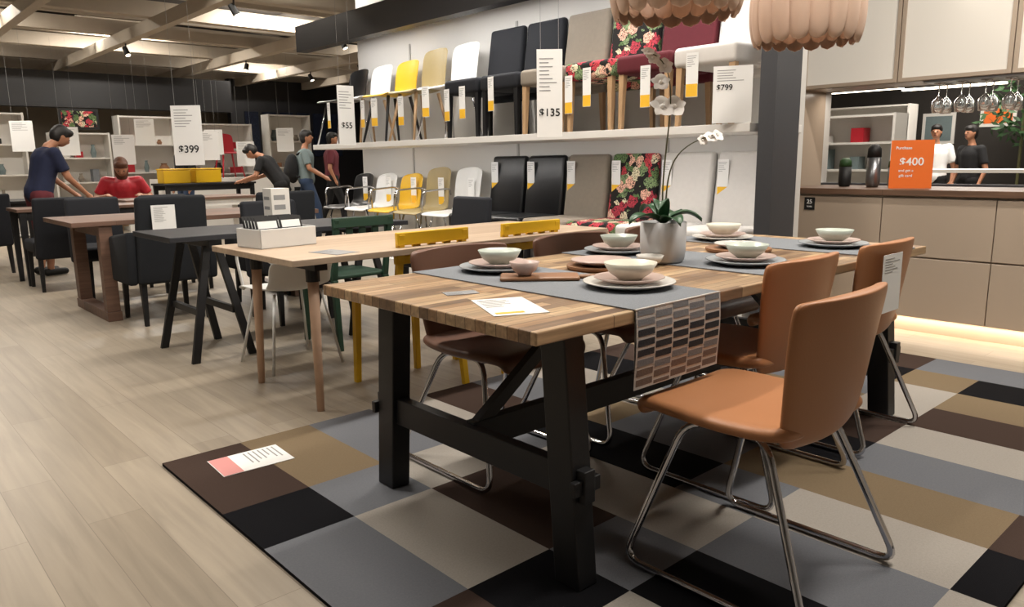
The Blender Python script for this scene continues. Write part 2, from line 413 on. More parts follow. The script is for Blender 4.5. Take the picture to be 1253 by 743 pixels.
# ---------------------------------------------------------------- tags & signs
def paper(name, w, h, label, cat='sign', bars=True, yellow=0, back=M_paper, texts=(), group=None, cordlen=0, thick=.002, barsz=(.7, .93), parent=None):
    """sign in local XZ plane, facing -Y, centred x, bottom z=0"""
    o = empty(name, parent=parent)
    if parent is None: meta(o, label, cat, group)
    g = G(); g.mi = 0; g.box((-w/2, 0, 0), (w/2, thick, h))
    if yellow: g.mi = 1; g.box((-w/2+.002, -.0008, .003), (w/2-.002, 0, h*yellow))
    if bars:
        g.mi = 2; z = h*barsz[1]; k = 0
        while z > h*barsz[0]:
            ww = w*random.uniform(.35, .75); x0 = -w*.4
            g.box((x0, -.0008, z-h*.012), (x0+ww, 0, z)); z -= h*.045
    g.obj('panel', [back, M_yel, M_paperg], o)
    for s, size, x, z, m in texts:
        text_mesh(s, size, 'lettering', m, o, (x, -.0015, z), (pi/2, 0, 0))
    if cordlen:
        for sx in (-1, 1):
            g = G(); g.cyl((sx*w*.35, thick/2, h), (sx*w*.35, thick/2, h+cordlen), .0012, n=5); g.obj('cord', M_paperg, o)
    return o
def place(o, loc, rz): o.location = loc; o.rotation_euler[2] = rz; return o
CAMROT = -radians(42)
place(paper('hanging_sign', .25, .49, 'white hanging price sign reading $399 above the brown table', texts=[('$399', .085, 0, .13, M_ink)], cordlen=1.4, barsz=(.62, .93)), (2.35, 6.64, 1.13), CAMROT)
place(paper('hanging_sign', .15, .5, 'white hanging price sign reading $135 above the light table', texts=[('$135', .062, 0, .14, M_ink)], cordlen=1.25, barsz=(.5, .9)), (3.26, 3.26, 1.265), CAMROT)
place(paper('hanging_sign', .17, .52, 'white hanging price sign reading $55', texts=[('$55', .075, 0, .17, M_ink)], cordlen=1.1, barsz=(.6, .9)), (3.6, 6.18, 1.29), CAMROT+.75)
place(paper('standing_sign', .22, .32, 'white price sign reading $799 standing on shelf edge', texts=[('$799', .045, -.045, .2, M_ink)], barsz=(.74, .93)), (3.98, 2.49, 1.328), -radians(62))

# ---------------------------------------------------------------- place settings
Z0 = TT
def bowl(name, r, h, m, label, grp):
    g = G(); g.lathe([(0, 0), (r*.42, 0), (r*.45, .004), (r*.8, h*.45), (r, h), (r*.965, h), (r*.76, h*.48), (r*.42, .01), (0, .008)], 36)
    return meta(g.obj(name, m, smooth=True), label, 'bowl', grp)
def plate(name, r, m, label, grp):
    g = G(); g.lathe([(0, 0), (r*.6, 0), (r*.66, .003), (r, .017), (r*.985, .02), (r*.64, .007), (0, .005)], 40)
    return meta(g.obj(name, m, smooth=True), label, 'plate', grp)
P1 = plate('dinner_plate', .142, M_plate_g, 'grey-blue stoneware dinner plate on a woven runner', 'place settings on the table')
P1w = plate('dinner_plate', .142, M_plate_w, 'off-white stoneware dinner plate on a woven runner', 'place settings on the table')
P2 = plate('side_plate', .108, M_plate_p, 'dusty pink side plate stacked on dinner plate', 'place settings on the table')
Bg = bowl('bowl', .078, .052, M_bowl_g, 'sage green ceramic bowl stacked on plates', 'place settings on the table')
Bc = bowl('bowl', .082, .054, M_bowl_c, 'cream ceramic bowl stacked on plates', 'place settings on the table')
def runner(x, full):
    w = .195; zz = Z0+.001; g = G()
    n = 25
    y0, y1 = ty0+.0, ty1
    zs = .003
    for k in range(n):
        a = y0+(y1-y0)*k/n; b = y0+(y1-y0)*(k+1)/n
        g.mi = 0
        g.box((x-w, a, zz), (x+w, b, zz+zs))
    if full:
        R = 8; hh = .0275; yo = ty0-.006; C = 5; cw = (2*w-.008)/C
        def quad(xa, xb, za, zb, off):
            def yy(z): return yo-.004*sin((Z0-z)*20)-off
            g._add([(xa, yy(za), za), (xb, yy(za), za), (xb, yy(zb), zb), (xa, yy(zb), zb)], [(3, 2, 1, 0)])
        g.mi = 1; N = 10; zt = zz+zs; zl = zt-hh*R
        for k in range(N):
            za = zt-(zt-zl)*k/N; zb = zt-(zt-zl)*(k+1)/N
            quad(x-w, x+w, za, zb, 0)
            g._add([(x-w, yo+.003, za), (x+w, yo+.003, za), (x+w, yo+.003, zb), (x-w, yo+.003, zb)], [(0, 1, 2, 3)])
        for c in range(C):
            xa = x-w+.004+c*cw+.003; xb = xa+cw-.006
            for r in range(-1, R):
                za = zt-hh*(r+(c % 2)*.5)-.001; zb = za-.0185
                za = min(za, zt-.001); zb = max(zb, zl+.003)
                if za-zb < .005: continue
                g.mi = (0, 0, 0, 3, 3, 3, 0, 2, 2, 2)[r+1]
                quad(xa, xb, za, zb, .0008)
        g.mi = 1; g.box((x-w, yo-.001, zz), (x+w, ty0+.002, zz+zs))
    o = g.obj('table_runner', [M_matgrey, M_matw, M_matb, M_matk])
    meta(o, 'woven grey, white and black block runner' + (' hanging over the table edge' if full else ' across the table'), 'table runner', 'woven runners across the table')
runner(1.72, True); runner(2.48, False); runner(3.2, False)
sets = [(1.80, 1.46, P1w, Bc), (2.48, 1.47, P1, Bg), (3.22, 1.49, P1, Bg), (1.76, 2.02, P1, Bg), (2.44, 2.04, P1, Bg), (3.16, 2.0, P1w, Bc)]
first = {}
def put(o, loc, rz=0):
    if o.name not in first: first[o.name] = 1; o.location = loc; o.rotation_euler[2] = rz; return o
    return dup(o, loc, rz)
for x, y, p, b in sets:
    z = Z0+.0045
    put(p, (x, y, z)); put(P2, (x, y, z+.0125))
    put(b, (x+.005, y, z+.0125+.0075))
# extras
g = G(); g.lathe([(0, 0), (.12, 0), (.125, .006), (.125, .014), (0, .014)], 40)
tr = meta(g.obj('serving_board', M_tray, smooth=False), 'round wooden serving board on the table', 'serving board')
tr.location = (2.06, 1.80, Z0+.0005)
b2 = bowl('small_bowl', .05, .04, M_plate_w, 'small off-white bowl on the table', None); b2.location = (2.2, 1.69, Z0+.0045)
b3 = bowl('small_bowl', .05, .045, M_plate_p, 'small pink ceramic bowl beside the place settings', None); b3.location = (1.68, 1.80, Z0+.0175)
p3 = plate('serving_plate', .11, M_plate_p, 'pale pink serving plate on wooden board', None); p3.location = (2.06, 1.80, Z0+.015)
g = G(); g.lathe([(0, 0), (.13, 0), (.135, .006), (.135, .014), (0, .014)], 40)
tr2 = meta(g.obj('serving_board', M_tray), 'wooden serving board with a plate', 'serving board'); tr2.location = (2.84, 1.72, Z0+.0005)
p4 = plate('serving_plate', .1, M_plate_w, 'off-white serving plate on wooden board', None); p4.location = (2.84, 1.72, Z0+.015)
g = G(); g.box((-.13, -.06, 0), (.13, .06, .012)); g.box((.13, -.015, 0), (.2, .015, .012))
cb = meta(g.obj('chopping_board', M_tray, bevel=.01), 'small wooden board with handle under the pink bowl', 'chopping board'); cb.location = (1.72, 1.77, Z0+.0045); cb.rotation_euler[2] = -.75
# cards on table and rug
def card(w, l, loc, rz, label, top=None, yellow=True, name='price_card', base=M_paper):
    g = G(); g.box((-w/2, -l/2, 0), (w/2, l/2, .0015))
    g.mi = 2
    for k in range(7):
        g.box((-w*.42, l*.4-k*l*.07, .0015), (-w*.42+w*random.uniform(.3, .7), l*.4-k*l*.07+l*.02, .0021))
    g.mi = 1
    if yellow: g.box((-w*.42, -l*.42, .0015), (w*.1, -l*.34, .0021))
    if top: g.mi = 3; g.box((-w*.49, -l*.49, .0015), (w*.49, -l*.22, .0022))
    o = g.obj(name, [base, M_yel, M_paperg, M_pink]); o.location = loc; o.rotation_euler[2] = rz
    return meta(o, label, 'price card')
card(.15, .24, (1.34, 1.50, Z0+.0005), radians(-25), 'white price card lying on the tabletop')
card(.06, .1, (1.38, 1.76, Z0+.0005), radians(70), 'small grey price card lying on the tabletop', yellow=False, base=M_paperg)
card(.19, .27, (1.09, 2.72, RZ), radians(-93), 'white and pink information sheet lying on the rug', top=True, yellow=False)
ts = paper('taped_sign', .17, .22, 'white price sheet taped to a chair back'); place(ts, (2.93, 1.125, .55), 0)

# ---------------------------------------------------------------- orchid
orc = empty('potted_orchid', (2.33, 1.73, Z0+.0045)); meta(orc, 'white orchid with two stems in a round white pot', 'potted plant')
g = G(); g.lathe([(0, 0), (.07, 0), (.08, .01), (.085, .05), (.086, .15), (.08, .152), (.078, .13), (0, .128)], 36); g.obj('pot', M_pot, orc, smooth=True)
g = G(); g.ball((0, 0, .12), (.076, .076, .016), 20, 6); g.obj('bark_filling', mat('bark', '#3a2a1c', .9, noise=.4, nscale=60), orc)
for k, (a, ln, w, up) in enumerate([(0.2, .15, .034, .05), (2.9, .16, .036, .045), (1.5, .12, .03, .07), (4.2, .15, .034, .04), (5.3, .14, .032, .05), (3.6, .11, .03, .09)]):
    g = G()
    def fn(u, v, a=a, ln=ln, w=w, up=up):
        r = v*ln; s = (u*2-1)*w*sin(pi*min(1, .1+.9*v))**.6 if v < 1 else 0
        z = .14+up*sin(v*pi*.75)*1.2-.03*v+abs(u*2-1)*.012
        return (r*cos(a)-s*sin(a), r*sin(a)+s*cos(a), z)
    g.grid(fn, 4, 10); g.obj('leaf', M_leaf, orc, smooth=True, solid=.003)
def bez(pts, n=24):
    out = []
    P = [Vector(p) for p in pts]
    for k in range(n+1):
        t = k/n; Q = P[:]
        while len(Q) > 1: Q = [Q[i]*(1-t)+Q[i+1]*t for i in range(len(Q)-1)]
        out.append(Q[0])
    return out
rt = Vector((.743, -.67, 0))
s1 = bez([(0, 0, .13), rt*-.03+Vector((0, 0, .4)), rt*.06+Vector((0, 0, .62)), rt*.02+Vector((0, 0, .74)), rt*-.07+Vector((0, 0, .76))])
s2 = bez([(0, 0, .13), rt*.02+Vector((0, 0, .3)), rt*-.02+Vector((0, 0, .42)), rt*.12+Vector((0, 0, .45)), rt*.19+Vector((0, 0, .47))])
for s in (s1, s2):
    g = G(); g.tube(s, .0035, 6, taper=.0018); g.obj('stem', M_stem, orc, smooth=True)
def flower(p, sc, rz):
    g = G()
    for k in range(5):
        a = k*2*pi/5+.3; ww = 1.15 if k in (1, 4) else .75
        def fn(u, v, a=a, ww=ww):
            r = v*.036*sc; s = (u*2-1)*.019*sc*ww*sin(pi*min(1, .12+.86*v))**.7
            return (r*cos(a)-s*sin(a), .008*sc*sin(v*2)*-1, r*sin(a)+s*cos(a))
        g.grid(fn, 3, 5)
    g.ball((0, -.006*sc, 0), .007*sc, 8, 6)
    o = g.obj('flower', M_flower, orc, smooth=False, solid=.001); o.location = p; o.rotation_euler = (random.uniform(-.9, -.35), 0, rz); return o
for t, sc, dz, dx in ((24, .7, 0, 0), (22, .8, -.01, -.01), (20, .9, -.02, .01), (18, 1.0, -.05, -.02), (17, 1.3, -.12, -.02), (16, 1.2, -.1, .02)):
    flower(s1[t]+rt*dx+Vector((0, 0, dz)), sc, CAMROT+random.uniform(-.4, .4))
for t, sc in ((24, .7), (22, .8), (20, .6)): flower(s2[t]+Vector((0, 0, -.008)), sc, CAMROT+random.uniform(-.5, .5))

# ---------------------------------------------------------------- pendant lamps
pl = empty('pendant_lamp', (2.36, 1.72, 1.62)); meta(pl, 'pendant lamp with overlapping pale wood petals above the table', 'pendant lamp', 'petal lamps above the table')
g = G(); R = .218
for layer, (nn, off, z0, rr, hh) in enumerate([(18, 0, 0, 1.0, .42), (18, .5, .03, .9, .4)]):
    for k in range(nn):
        a0 = 2*pi*(k+off)/nn
        def fn(u, v, a0=a0, z0=z0, rr=rr, hh=hh, nn=nn):
            # v 0 bottom..1 top
            zz = z0+hh*(v**1.35)+.004; prof = rr*R*(.86+.2*sin(pi*(v*.8+.12))-.62*max(0, v-.55)**1.3)
            t = min(1, v/.28); wv = .6*(2*pi/nn)*sqrt(max(0.0, 1-(1-t)**2))
            a = a0+(u*2-1)*wv; bul = (1-(u*2-1)**2)*.012
            return ((prof+bul)*cos(a), (prof+bul)*sin(a), zz)
        g.grid(fn, 4, 16)
g.obj('lamp_shade', M_petal, pl, smooth=True, solid=.0015)
g = G(); g.cyl((0, 0, .40), (0, 0, 1.45), .003, n=6); g.cyl((0, 0, .36), (0, 0, .42), .04); g.obj('cord', M_white, pl)
g = G(); g.ball((0, 0, .26), .045); g.cyl((0, 0, .3), (0, 0, .37), .018); g.obj('bulb', mat('bulb', '#ffe2b8', .5, emit=1.5), pl, smooth=True)
dup(pl, (3.32, 1.72, 1.61))

# ---------------------------------------------------------------- other tables
def fourleg(name, label, x0, x1, y0, y1, topm, h=.74, th=.03, maker=None):
    t = empty(name, ((x0+x1)/2, (y0+y1)/2, 0)); meta(t, label, 'table')
    a = (x1-x0)/2; b = (y1-y0)/2
    g = G(); g.box((-a, -b, h-th), (a, b, h)); g.obj('tabletop', topm, t, bevel=.003)
    maker(t, a, b, h-th)
    return t
def legs_round(t, a, b, h):
    for sx in (-1, 1):
        for y0, y1 in ((-.29, -.21), (.29, .43)):
            g = G(); g.cyl((sx*(a-.16), y0, h-.02), (sx*(a-.2), y1, 0), .026, .017, 14); g.obj('leg', M_palewood, t, smooth=True)
        g = G(); g.box((sx*(a-.16)-.03, -b+.06, h-.035), (sx*(a-.16)+.03, b-.06, h))
        for y0 in (-.29, .29): g.cyl((sx*(a-.16), y0, h-.09), (sx*(a-.16), y0, h-.03), .031)
        g.obj('bracket', M_black, t)
fourleg('dining_table', 'light oak table with tapered wooden legs and black brackets', 1.39, 3.35, 2.88, 3.74, M_oak, .74, .028, legs_round)
def legs_aframe(t, a, b, h):
    for sx in (-1, 1):
        tr = empty('trestle', (sx*(a-.27), 0, 0), 0, t)
        for sy in (-1, 1):
            for dx in (-1, 1):
                g = G(); g.beam((dx*.17, sy*(b-.06), 0), (dx*.03, sy*(b-.12), h-.04), .045, .03); g.obj('leg', M_black, tr, bevel=.003)
        g = G(); g.box((-.04, -b+.06, h-.05), (.04, b-.06, h)); g.obj('top_rail', M_black, tr, bevel=.003)
        for xx in (-.11, .08):
            g = G(); g.box((xx, -b+.09, .26), (xx+.03, b-.09, .3)); g.obj('crossbar', M_black, tr, bevel=.003)
fourleg('dining_table', 'charcoal table top resting on black wooden trestles', 1.38, 2.95, 4.32, 4.98, M_charcoal, .74, .03, legs_aframe)
def legs_sled(t, a, b, h):
    for sx in (-1, 1):
        f = empty('leg_frame', (sx*(a-.22), 0, 0), 0, t)
        for sy in (-1, 1):
            g = G(); g.box((-.045, sy*(b-.06)-.045, .07), (.045, sy*(b-.06)+.045, h)); g.obj('leg', M_brown, f, bevel=.003)
        g = G(); g.box((-.05, -b+.0, 0), (.05, b-.0, .07)); g.obj('foot', M_brown, f, bevel=.003)
        g = G(); g.box((-.03, -b+.1, h-.08), (.03, b-.1, h)); g.obj('crossbar', M_brown, f)
fourleg('dining_table', 'brown stained oak dining table with square frame legs', 1.28, 3.2, 6.05, 6.95, M_brown, .74, .035, legs_sled)
def legs_sq(m):
    def f(t, a, b, h):
        for sx in (-1, 1):
            for sy in (-1, 1):
                g = G(); g.beam((sx*(a-.05), sy*(b-.05), 0), (sx*(a-.05), sy*(b-.05), h), .04, .04, .06, .06); g.obj('leg', m, t, bevel=.003)
        for sy in (-1, 1):
            g = G(); g.box((-a+.05, sy*(b-.05)-.01, h-.08), (a-.05, sy*(b-.05)+.01, h)); g.obj('apron', m, t)
    return f
fourleg('dining_table', 'brown table with dark legs beside the standing man', 1.35, 3.0, 8.45, 9.0, M_brown, .74, .03, legs_sq(M_black))
fourleg('side_table', 'black square table with slim legs', 1.1, 2.0, 10.6, 11.4, M_black, .74, .03, legs_sq(M_black))
fourleg('dining_table', 'white display table with dark top in front of seated woman', 2.6, 4.2, 9.5, 10.25, M_brown, .74, .03, legs_sq(M_white))
fourleg('display_table', 'black display table holding yellow boxes beside bending person', 3.8, 5.2, 11.85, 12.5, M_black, .86, .03, legs_sq(M_black))

# ---------------------------------------------------------------- chair types
def uph_chair(m, legm, label, grp=None, arms=False, w=.45, name='dining_chair', H=.95, skirt=0):
    c = empty(name); meta(c, label, 'chair', grp)
    g = G(); g.box((-w/2, -.2, .35-skirt), (w/2, .26, .47)); g.obj('seat', m, c, bevel=.03, smooth=True, seg=4)
    g = G(); hb = w/2
    g.hexa([(-hb, -.27, .3-skirt), (hb, -.27, .3-skirt), (hb, -.18, .3-skirt), (-hb, -.18, .3-skirt)], [(-hb*.96, -.33, H), (hb*.96, -.33, H), (hb*.96, -.27, H), (-hb*.96, -.27, H)])
    g.obj('backrest', m, c, bevel=.025, smooth=True, seg=4)
    for sx in (-1, 1):
        for sy, yy in ((1, .22), (-1, -.22)):
            g = G(); g.beam((sx*(w/2-.03), yy*1.05, 0), (sx*(w/2-.035), yy, .36), .028, .028, .042, .042); g.obj('leg', legm, c, bevel=.002)
    if arms:
        for sx in (-1, 1):
            g = G(); g.hexa([(sx*(hb+.03)-.035, -.24, .3), (sx*(hb+.03)+.035, -.24, .3), (sx*(hb+.03)+.035, .24, .3), (sx*(hb+.03)-.035, .24, .3)],
                            [(sx*(hb+.03)-.035, -.28, .68), (sx*(hb+.03)+.035, -.28, .68), (sx*(hb+.03)+.035, .22, .62), (sx*(hb+.03)-.035, .22, .62)])
            g.obj('armrest', m, c, bevel=.02, smooth=True)
    return c
def shell_chair(m, legm, label, grp=None, chrome=False, arms=False, H=.8):
    c = empty('dining_chair'); meta(c, label, 'chair', grp)
    g = G(); dz = H-.8
    shellgrid(g, [(.23, .425, .19, 0, 0), (.22, .445, .205, 0, .005), (.1, .445, .215, 0, .015), (0, .435, .215, 0, .02), (-.12, .44, .2, 0, .03)])
    g.obj('seat', m, c, smooth=True, solid=.012, subsurf=2)
    g = G()
    shellgrid(g, [(-.11, .438, .195, .0, .03), (-.16, .46, .19, .02, .02), (-.19, .52, .185, .04, 0), (-.215, .64+dz*.5, .19, .05, 0), (-.24, .75+dz, .19, .05, -.01), (-.25, .79+dz, .17, .045, -.02), (-.252, .8+dz, .13, .04, -.02)])
    g.obj('backrest', m, c, smooth=True, solid=.012, subsurf=2)
    for sx in (-1, 1):
        for yy in (.17, -.14):
            g = G()
            if chrome: g.cyl((sx*.14, yy*.8, .43), (sx*.21, yy*1.35, 0), .0085, .0085, 8)
            else: g.cyl((sx*.13, yy*.8, .43), (sx*.2, yy*1.35, 0), .017, .011, 10)
            g.obj('leg', legm, c, smooth=True)
    if arms:
        for sx in (-1, 1):
            g = G(); g.tube(fillet([(sx*.19, .17, .43), (sx*.222, .17, .64), (sx*.222, -.14, .66), (sx*.16, -.2, .6)], .05), .009, 8); g.obj('armrest', legm, c, smooth=True)
    return c
def slat_chair(m, label, grp=None):
    c = empty('dining_chair'); meta(c, label, 'chair', grp)
    g = G(); g.box((-.2, -.19, .43), (.2, .21, .455)); g.obj('seat', m, c, bevel=.008)
    for sx in (-1, 1):
        g = G(); g.beam((sx*.19, .19, 0), (sx*.18, .18, .43), .03, .03, .036, .036); g.obj('leg', m, c, bevel=.003)
        g = G(); g.beam((sx*.19, -.24, 0), (sx*.18, -.19, .43), .03, .03, .036, .036)
        g.beam((sx*.18, -.19, .43), (sx*.185, -.26, .8), .034, .03, .03, .026); g.obj('leg', m, c, bevel=.003)
    g = G()
    for z0, z1 in ((.66, .70), (.75, .81)):
        y = -.19-.07*((z0+z1)/2-.43)/.37
        g.box((-.21, y-.012, z0), (.21, y+.012, z1))
    for k in range(5):
        x = -.18+k*.09; g.box((x-.022, -.25, .68), (x+.022, -.232, .77))
    g.obj('backrest', m, c, bevel=.004)
    return c

# yellow chairs & green, white
GY = 'yellow chairs at the light table'
yc = slat_chair(M_yellow, 'yellow painted wooden chair at the light oak table', GY); place(yc, (2.15, 3.20, 0), 0)
dup(yc, (2.8, 3.20, 0), 0)
gc = slat_chair(M_green, 'dark green painted wooden chair tucked at the trestle table'); place(gc, (2.42, 4.28, 0), 0)
wc = shell_chair(M_whitep, M_whitep, 'low white shell chair with slim white legs', chrome=True, arms=True, H=.66); place(wc, (1.9, 4.0, 0), 0)
# dark armchair etc
ac = uph_chair(M_fabdark, M_black, 'dark grey upholstered armchair at the brown table', arms=True, w=.5, name='armchair', H=.92); place(ac, (1.83, 5.92, 0), 0)
dup(ac, (2.7, 5.92, 0), 0, 'dark grey upholstered armchair beside another at the table')
bc = uph_chair(M_fabblack, M_black, 'black upholstered chair beside the display tables', 'black chairs around the tables', H=.86); place(bc, (1.78, 7.25, 0), pi)
dup(bc, (2.4, 7.3, 0), pi); dup(bc, (1.6, 8.2, 0), 0); dup(bc, (1.2, 9.9, 0), .3); dup(bc, (2.5, 5.22, 0), pi); dup(bc, (3.45, 4.6, 0), pi/2); dup(bc, (.6, 11.0, 0), -pi/2)

# ---------------------------------------------------------------- shelf wall
def shelfboard(z0, z1, label, depthx=4.0):
    g = G(); g.box((depthx, 2.38, z0), (4.609, 7.6, z1)); return meta(g.obj('wall_shelf', M_shelfw, bevel=.003), label, 'shelf')
shelfboard(1.275, 1.325, 'long white shelf board carrying display chairs')
shelfboard(0, .22, 'low white platform carrying display chairs')
g = G()
for y in (3.4, 5.0, 6.6): g.box((4.6, y-.012, .22), (4.61, y+.012, 1.275)); g.box((4.6, y-.012, 1.325), (4.61, y+.012, 2.3))
struct(g.obj('trim_3', mat('rail_grey', '#a8a6a2', .5, noise=.02)))
Yp = [7.36, 6.9, 6.44, 5.98, 5.52, 5.06, 4.59, 4.12, 3.65, 3.18, 2.72]
GS = 'display chairs on the wall shelves'
up = [('s', M_leathblack, M_chrome, 'black'), ('s', M_whitep, M_woodleg, 'white'), ('s', M_yellow, M_black, 'yellow'), ('s', M_olive, M_woodleg, 'beige'), ('s', M_whitep, M_chrome, 'white'),
      ('u', M_fabblack, M_black, 'black'), ('u', M_fabblack, M_black, 'black'), ('u', M_fabbeige, M_woodleg, 'beige'), ('u', M_floral, M_woodleg, 'floral patterned'), ('u', M_red, M_woodleg, 'dark red'), ('u', M_fabw, M_woodleg, 'white')]
lo = [('c', M_leathblack, M_chrome, 'black'), ('c', M_whitep, M_chrome, 'white'), ('c', M_yellow, M_chrome, 'yellow'), ('c', M_olive, M_chrome, 'beige'), ('s', M_whitep, M_chrome, 'white'),
      ('u', M_leathblack, M_black, 'black'), ('u', M_leathblack, M_black, 'black'), ('u', M_fabbeige, M_black, 'beige'), ('u', M_floral, M_black, 'floral patterned'), ('u', M_fabw, M_woodleg, 'white'), ('u', M_fabw, M_woodleg, 'white')]
tagp = None
for lst, z, where in ((up, 1.325, 'upper shelf'), (lo, .22, 'lower platform')):
    for ii, ((kd, m, lm, cn), y) in enumerate(zip(lst, Yp)):
        xx = 4.275
        if kd == 'u': c = uph_chair(m, lm, cn+' upholstered chair displayed on the '+where, GS, w=.44, H=.92 if z > 1 else .95)
        else: c = shell_chair(m, lm, cn+' plastic shell chair displayed on the '+where, GS, chrome=(lm is M_chrome), arms=(kd == 'c'), H=.8 if ii < 3 else .86)
        place(c, (xx, y, z+.0005), pi/2)
        # tags hanging from seat front (or taped to the backrest on the lower row)
        if tagp is None:
            tagp = paper('price_tag', .08, .26, 'white and yellow price tag hanging from a display chair', 'price tag', group='price tags on display chairs', yellow=.3, thick=.001)
            t = tagp
        else: t = copy_tree(tagp)
        rr = random.uniform(0, .07)
        if z > 1:
            place(t, (4.008 if kd == 'u' else 4.03, y-.12+random.uniform(0, .2), z+.13+rr), -pi/2+random.uniform(-.2, .3))
            if ii % 3 == 2: place(copy_tree(tagp), (4.008 if kd == 'u' else 4.03, y+.17, z+.16-rr), -pi/2-.1)
        else:
            if kd == 'u': place(t, (4.275+.235, y+.15, z+.64), -pi/2+.1)
            else: place(t, (4.275+.17, y-.05, z+.5), -pi/2+.1)
# ---------------------------------------------------------------- kitchen side
cx = 5.11; W = .655
def basecab(y1):
    c = empty('base_cabinet', (cx, y1, 0)); meta(c, 'beige handleless base cabinet under the wooden worktop', 'cabinet', 'beige base cabinets')
    g = G(); g.box((.02, -W+.001, .1), (.6, -.001, .875)); g.obj('body', M_beigecab, c)
    for z0, z1 in ((.105, .485), (.495, .86)):
        g = G(); g.box((0, -W+.003, z0), (.02, -.003, z1)); g.obj('drawer_front', M_beigecab, c, bevel=.002)
    return c
for k in range(5):
    basecab(2.715-W*k)
slab('trim_4', (cx+.06, -.6, 0), (cx+.6, 2.72, .099), M_beigecab)
g = G(); g.box((cx-.02, -.6, .876), (cx+.62, 2.75, .915)); meta(g.obj('worktop', M_counter, bevel=.003), 'dark wooden worktop running over the base cabinets', 'worktop')
ux = 5.36
def wallcab(y1, z):
    c = empty('wall_cabinet', (ux, y1, z)); meta(c, 'wall cabinet with beige frame and frosted glass door', 'cabinet', 'frosted glass wall cabinets')
    g = G(); g.box((.02, -W+.001, 0), (.36, -.001, .598)); g.obj('body', M_beigecab, c)
    d = empty('door', (0, 0, 0), 0, c)
    g = G()
    for a, b in (((0, -W+.003, .003), (.02, -W+.028, .595)), ((0, -.028, .003), (.02, -.003, .595)), ((0, -W+.028, .003), (.02, -.028, .028)), ((0, -W+.028, .57), (.02, -.028, .595))): g.box(a, b)
    g.obj('door_frame', M_beigecab, d, bevel=.001)
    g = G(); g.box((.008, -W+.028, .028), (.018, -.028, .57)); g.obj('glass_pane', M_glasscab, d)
for z in (1.6, 2.2, 2.8):
    for k in range(4): wallcab(2.78-W*k, z)
slab('wall_kitchen', (5.74, 2.79, 0), (5.84, 4.2, 4.2), M_wallw)
slab('trim_5', (5.74, -1, .0), (5.8, 2.79, .93), M_darkgrey)
slab('trim_6', (5.74, -1, 1.6), (5.8, 2.79, 4.2), M_darkgrey)
slab('trim_7', (5.3, 2.785, 0), (5.74, 2.84, 3.4), M_beigecab)
# counter items
def tumbler(name, r, h, mb, mt, loc, label):
    o = empty(name, loc); meta(o, label, 'bottle')
    g = G(); g.lathe([(0, 0), (r*.8, 0), (r, h*.08), (r, h*.7), (0, h*.7)], 20); g.obj('body', mb, o, smooth=True)
    g = G(); g.lathe([(0, h*.7), (r*1.02, h*.7), (r*.95, h*.9), (r*.5, h), (0, h)], 20); g.obj('lid', mt, o, smooth=True)
CT = .9155
tumbler('travel_mug', .042, .2, M_ink, M_plant, (5.45, 2.47, CT), 'black travel mug with green lid on worktop')
tumbler('drink_bottle', .045, .29, M_steel, M_ink, (5.42, 2.26, CT), 'tall steel and black bottle on worktop')
tumbler('travel_mug', .04, .19, M_steel, M_plant, (5.52, 2.16, CT), 'steel travel mug with green lid on worktop')
place(paper('standing_sign', .25, .31, 'orange promotional sign reading $400 on the worktop', back=M_orange, bars=False,
            texts=[('$400', .07, 0, .17, M_paper), ('Purchase', .026, -.05, .26, M_paper), ('and get a', .024, -.03, .115, M_paper), ('gift card', .024, -.03, .082, M_paper)], thick=.004), (5.3, 1.97, CT), -radians(65))
b = paper('badge_sign', .075, .085, 'small black badge reading 25 on cabinet front', back=M_ink, bars=False, texts=[('25', .04, 0, .055, M_paper), ('YEARS', .014, 0, .022, M_paper)])
place(b, (cx-.004, 2.55, .765), -pi/2)
# hanging wine glasses under the wall cabinets
g = G(); g.box((-.16, -.42, -.012), (.16, .42, 0)); rk = meta(g.obj('glass_rack', M_steel), 'slim steel rack holding wine glasses under the wall cabinets', 'glass rack'); rk.location = (5.54, 1.55, 1.599)
wg = None
for iy in range(6):
    for ix in range(2):
        if wg is None:
            g = G(); g.lathe([(.0, -.002), (.034, -.002), (.034, -.005), (.004, -.009), (.0035, -.08), (.012, -.09), (.038, -.12), (.041, -.15), (.033, -.19), (.031, -.19), (.039, -.15), (.036, -.122), (.0, -.095)], 20)
            wg = meta(g.obj('wine_glass', M_glass, smooth=True), 'clear wine glass hanging upside down from the rack', 'wine glass', 'hanging wine glasses'); o = wg
        else: o = copy_tree(wg)
        o.location = (5.47+ix*.14, 1.9-iy*.135, 1.587)

